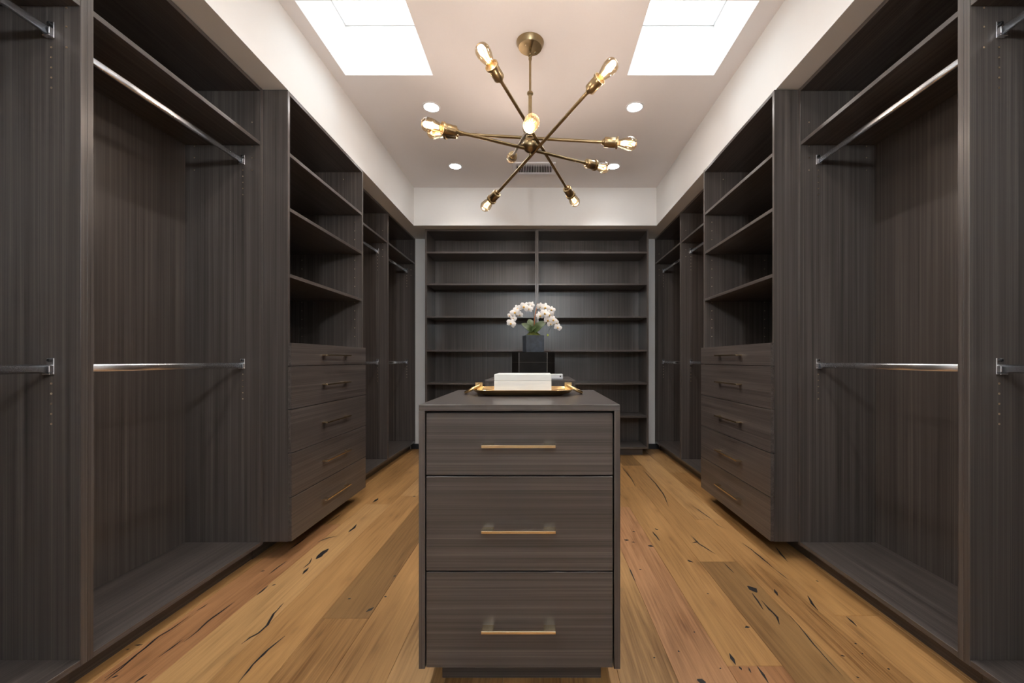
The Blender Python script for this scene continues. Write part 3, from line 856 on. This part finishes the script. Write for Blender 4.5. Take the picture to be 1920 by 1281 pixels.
for off, d in ARMS:
    c = HC + Vector(off); d = Vector(d).normalized()
    bm = bmesh.new(); tube(bm, [c - d * (LT - 0.180), c + d * (LT - 0.180)], 0.0088, 14)
    # small collar tying the arm to the hub
    n = (HC - c); nl = n.length
    if nl > 0.03: tube(bm, [c, c + n * 0.9], 0.006, 10)
    obj('arm', bm, M_BRASS, ch, True)
    for s in (-1, 1):
        e = c + d * s * (LT - 0.190); M = axis_matrix(e, d * s)
        bm = bmesh.new()
        lathe(bm, [(0.0089, -0.004), (0.013, -0.003), (0.0155, 0.002), (0.0165, 0.008), (0.0255, 0.010), (0.0275, 0.014), (0.0275, 0.066), (0.0265, 0.068), (0.0265, 0.072), (0.0325, 0.074), (0.0330, 0.085),
                   (0.0300, 0.085), (0.0260, 0.076), (0.0, 0.074)], 28, M, False)
        obj('socket', bm, M_BRASS, ch, True)
        bm = bmesh.new()
        lathe(bm, [(0.0165, 0.076), (0.018, 0.088), (0.025, 0.108), (0.0320, 0.130), (0.0355, 0.150), (0.0345, 0.166), (0.0290, 0.179), (0.0190, 0.187), (0.008, 0.1895), (0.0, 0.190)], 28, M, False)
        bulb = obj('bulb', bm, M_BULB, ch, True)
        bm = bmesh.new()
        for q in range(6):
            a0, a1 = 2 * PI * q / 6, 2 * PI * (q + 0.5) / 6
            tube(bm, [M @ Vector((0.008 * math.cos(a0), 0.008 * math.sin(a0), 0.100)), M @ Vector((0.015 * math.cos(a1), 0.015 * math.sin(a1), 0.162)), M @ Vector((0.008 * math.cos(2 * a1 - a0), 0.008 * math.sin(2 * a1 - a0), 0.100))], 0.0011, 5)
        obj('filament', bm, M_FIL, bulb)
        ld = bpy.data.lights.new('bulb light', 'POINT'); ld.energy = BULB_W; ld.color = (1.0, 0.92, 0.98); ld.shadow_soft_size = 0.018
        lo = bpy.data.objects.new('bulb_light', ld); COL.objects.link(lo); lo.parent = ch
        lo.location = (M @ Vector((0, 0, 0.135))) - Vector((HC.x, HC.y, ZC))

# ------------------------------------------------------------------ recessed downlights
def downlight(x, y, label, group):
    u = thing('recessed_downlight', label, 'ceiling light', (x, y, ZC), group)
    M = Matrix.Translation((x, y, ZC))
    bm = bmesh.new()
    lathe(bm, [(0.066, 0.0), (0.066, -0.003), (0.062, -0.005), (0.054, -0.004), (0.0505, -0.0015), (0.0505, 0.0)], 32, M, False)
    obj('trim_ring', bm, M_WHITE, u, True)
    bm = bmesh.new(); lathe(bm, [(0.0, -0.0028), (0.0503, -0.0020), (0.0503, -0.0005), (0.0, -0.0005)], 32, M, False)
    obj('lens', bm, M_LENS, u)
    ld = bpy.data.lights.new('downlight beam', 'SPOT'); ld.energy = SPOT_W; ld.color = (1.0, 0.98, 0.96)
    ld.spot_size = math.radians(125); ld.spot_blend = 0.7; ld.shadow_soft_size = 0.045
    lo = bpy.data.objects.new('downlight_beam', ld); COL.objects.link(lo); lo.parent = u; lo.location = (0, 0, -0.006)
for x in (-0.775, 0.694):
    downlight(x, 3.026, 'round lit recessed downlight in the ceiling close to a skylight', 'downlights next to the skylights')
    downlight(x - 0.012 if x < 0 else x + 0.011, 3.950, 'round lit recessed downlight in the ceiling beside the air vent', 'downlights beside the air vent')
    downlight(x, 1.794, 'round lit recessed downlight on the entrance side of the skylights', 'downlights on the entrance side')
    downlight(x, 0.870, 'round lit recessed downlight at the entrance end of the ceiling', 'downlights at the entrance end')

# ------------------------------------------------------------------ air vent
vx0, vx1, vy0, vy1 = -0.245, 0.158, 3.862, 4.105
vent = thing('air_vent', 'white metal air vent grille with fine fins in the ceiling', 'vent', ((vx0 + vx1) / 2, (vy0 + vy1) / 2, ZC))
bm = bmesh.new(); fwx = 0.030
chamfer_box(bm, vx0, vx0 + fwx, vy0, vy1, ZC - 0.012, ZC, 0.002); chamfer_box(bm, vx1 - fwx, vx1, vy0, vy1, ZC - 0.012, ZC, 0.002)
chamfer_box(bm, vx0 + fwx, vx1 - fwx, vy0, vy0 + 0.03, ZC - 0.012, ZC, 0.002); chamfer_box(bm, vx0 + fwx, vx1 - fwx, vy1 - 0.03, vy1, ZC - 0.012, ZC, 0.002)
obj('frame', bm, M_VENT, vent)
board('duct_plate', M_DARK, vent, vx0 + fwx, vx1 - fwx, vy0 + 0.03, vy1 - 0.03, ZC - 0.0015, ZC - 0.0002, 0)
NF = 22
for i in range(NF):
    x = vx0 + fwx + (vx1 - vx0 - 2 * fwx) * (i + 0.5) / NF
    board('fin', M_VENT, vent, x - 0.0022, x + 0.0022, vy0 + 0.03, vy1 - 0.03, ZC - 0.0105, ZC - 0.0015, 0.0004)
for j in range(3):
    y = vy0 + 0.03 + 0.012 * (j + 0.5)
    board('cross_fin', M_VENT, vent, vx0 + fwx, vx1 - fwx, y - 0.001, y + 0.001, ZC - 0.0118, ZC - 0.0104, 0.0003)

# ------------------------------------------------------------------ uplight bowl pendant near the entrance, behind the camera (the rod and shelf shadows point back to it)
gx, gy, gz = 0.0, -1.60, 2.20
gl = thing('bowl_pendant', 'wide brass uplight bowl pendant at the entrance end of the room', 'lamp', (gx, gy, ZC))
bm = bmesh.new(); lathe(bm, [(0.0, 0.0), (0.06, 0.0), (0.06, -0.012), (0.052, -0.018), (0.0, -0.018)], 28, Matrix.Translation((gx, gy, ZC)), False)
obj('canopy', bm, M_BRASS, gl, True)
bm = bmesh.new(); tube(bm, [(gx, gy, ZC - 0.016), (gx, gy, gz + 0.095)], 0.007, 12)
for q in range(3):
    a = 2 * PI * q / 3 + 0.5
    tube(bm, [(gx, gy, ZC - 0.25), (gx + 0.297 * math.cos(a), gy + 0.297 * math.sin(a), gz - 0.102)], 0.002, 6)
obj('stem', bm, M_BRASS, gl, True)
bm = bmesh.new(); lathe(bm, [(0.0, -0.175), (0.12, -0.168), (0.22, -0.140), (0.297, -0.100), (0.300, -0.100), (0.300, -0.104), (0.225, -0.146), (0.122, -0.174), (0.0, -0.181)], 40, Matrix.Translation((gx, gy, gz)), False)
obj('bowl_shade', bm, M_BRASS, gl, True)
bm = bmesh.new(); lathe(bm, [(0.0, -0.10)] + [(0.10 * math.cos(math.radians(a)), 0.10 * math.sin(math.radians(a))) for a in range(-80, 81, 10)] + [(0.0, 0.10)], 28, Matrix.Translation((gx, gy, gz)), False)
obj('globe_bulb', bm, M_GLOBE, gl, True)
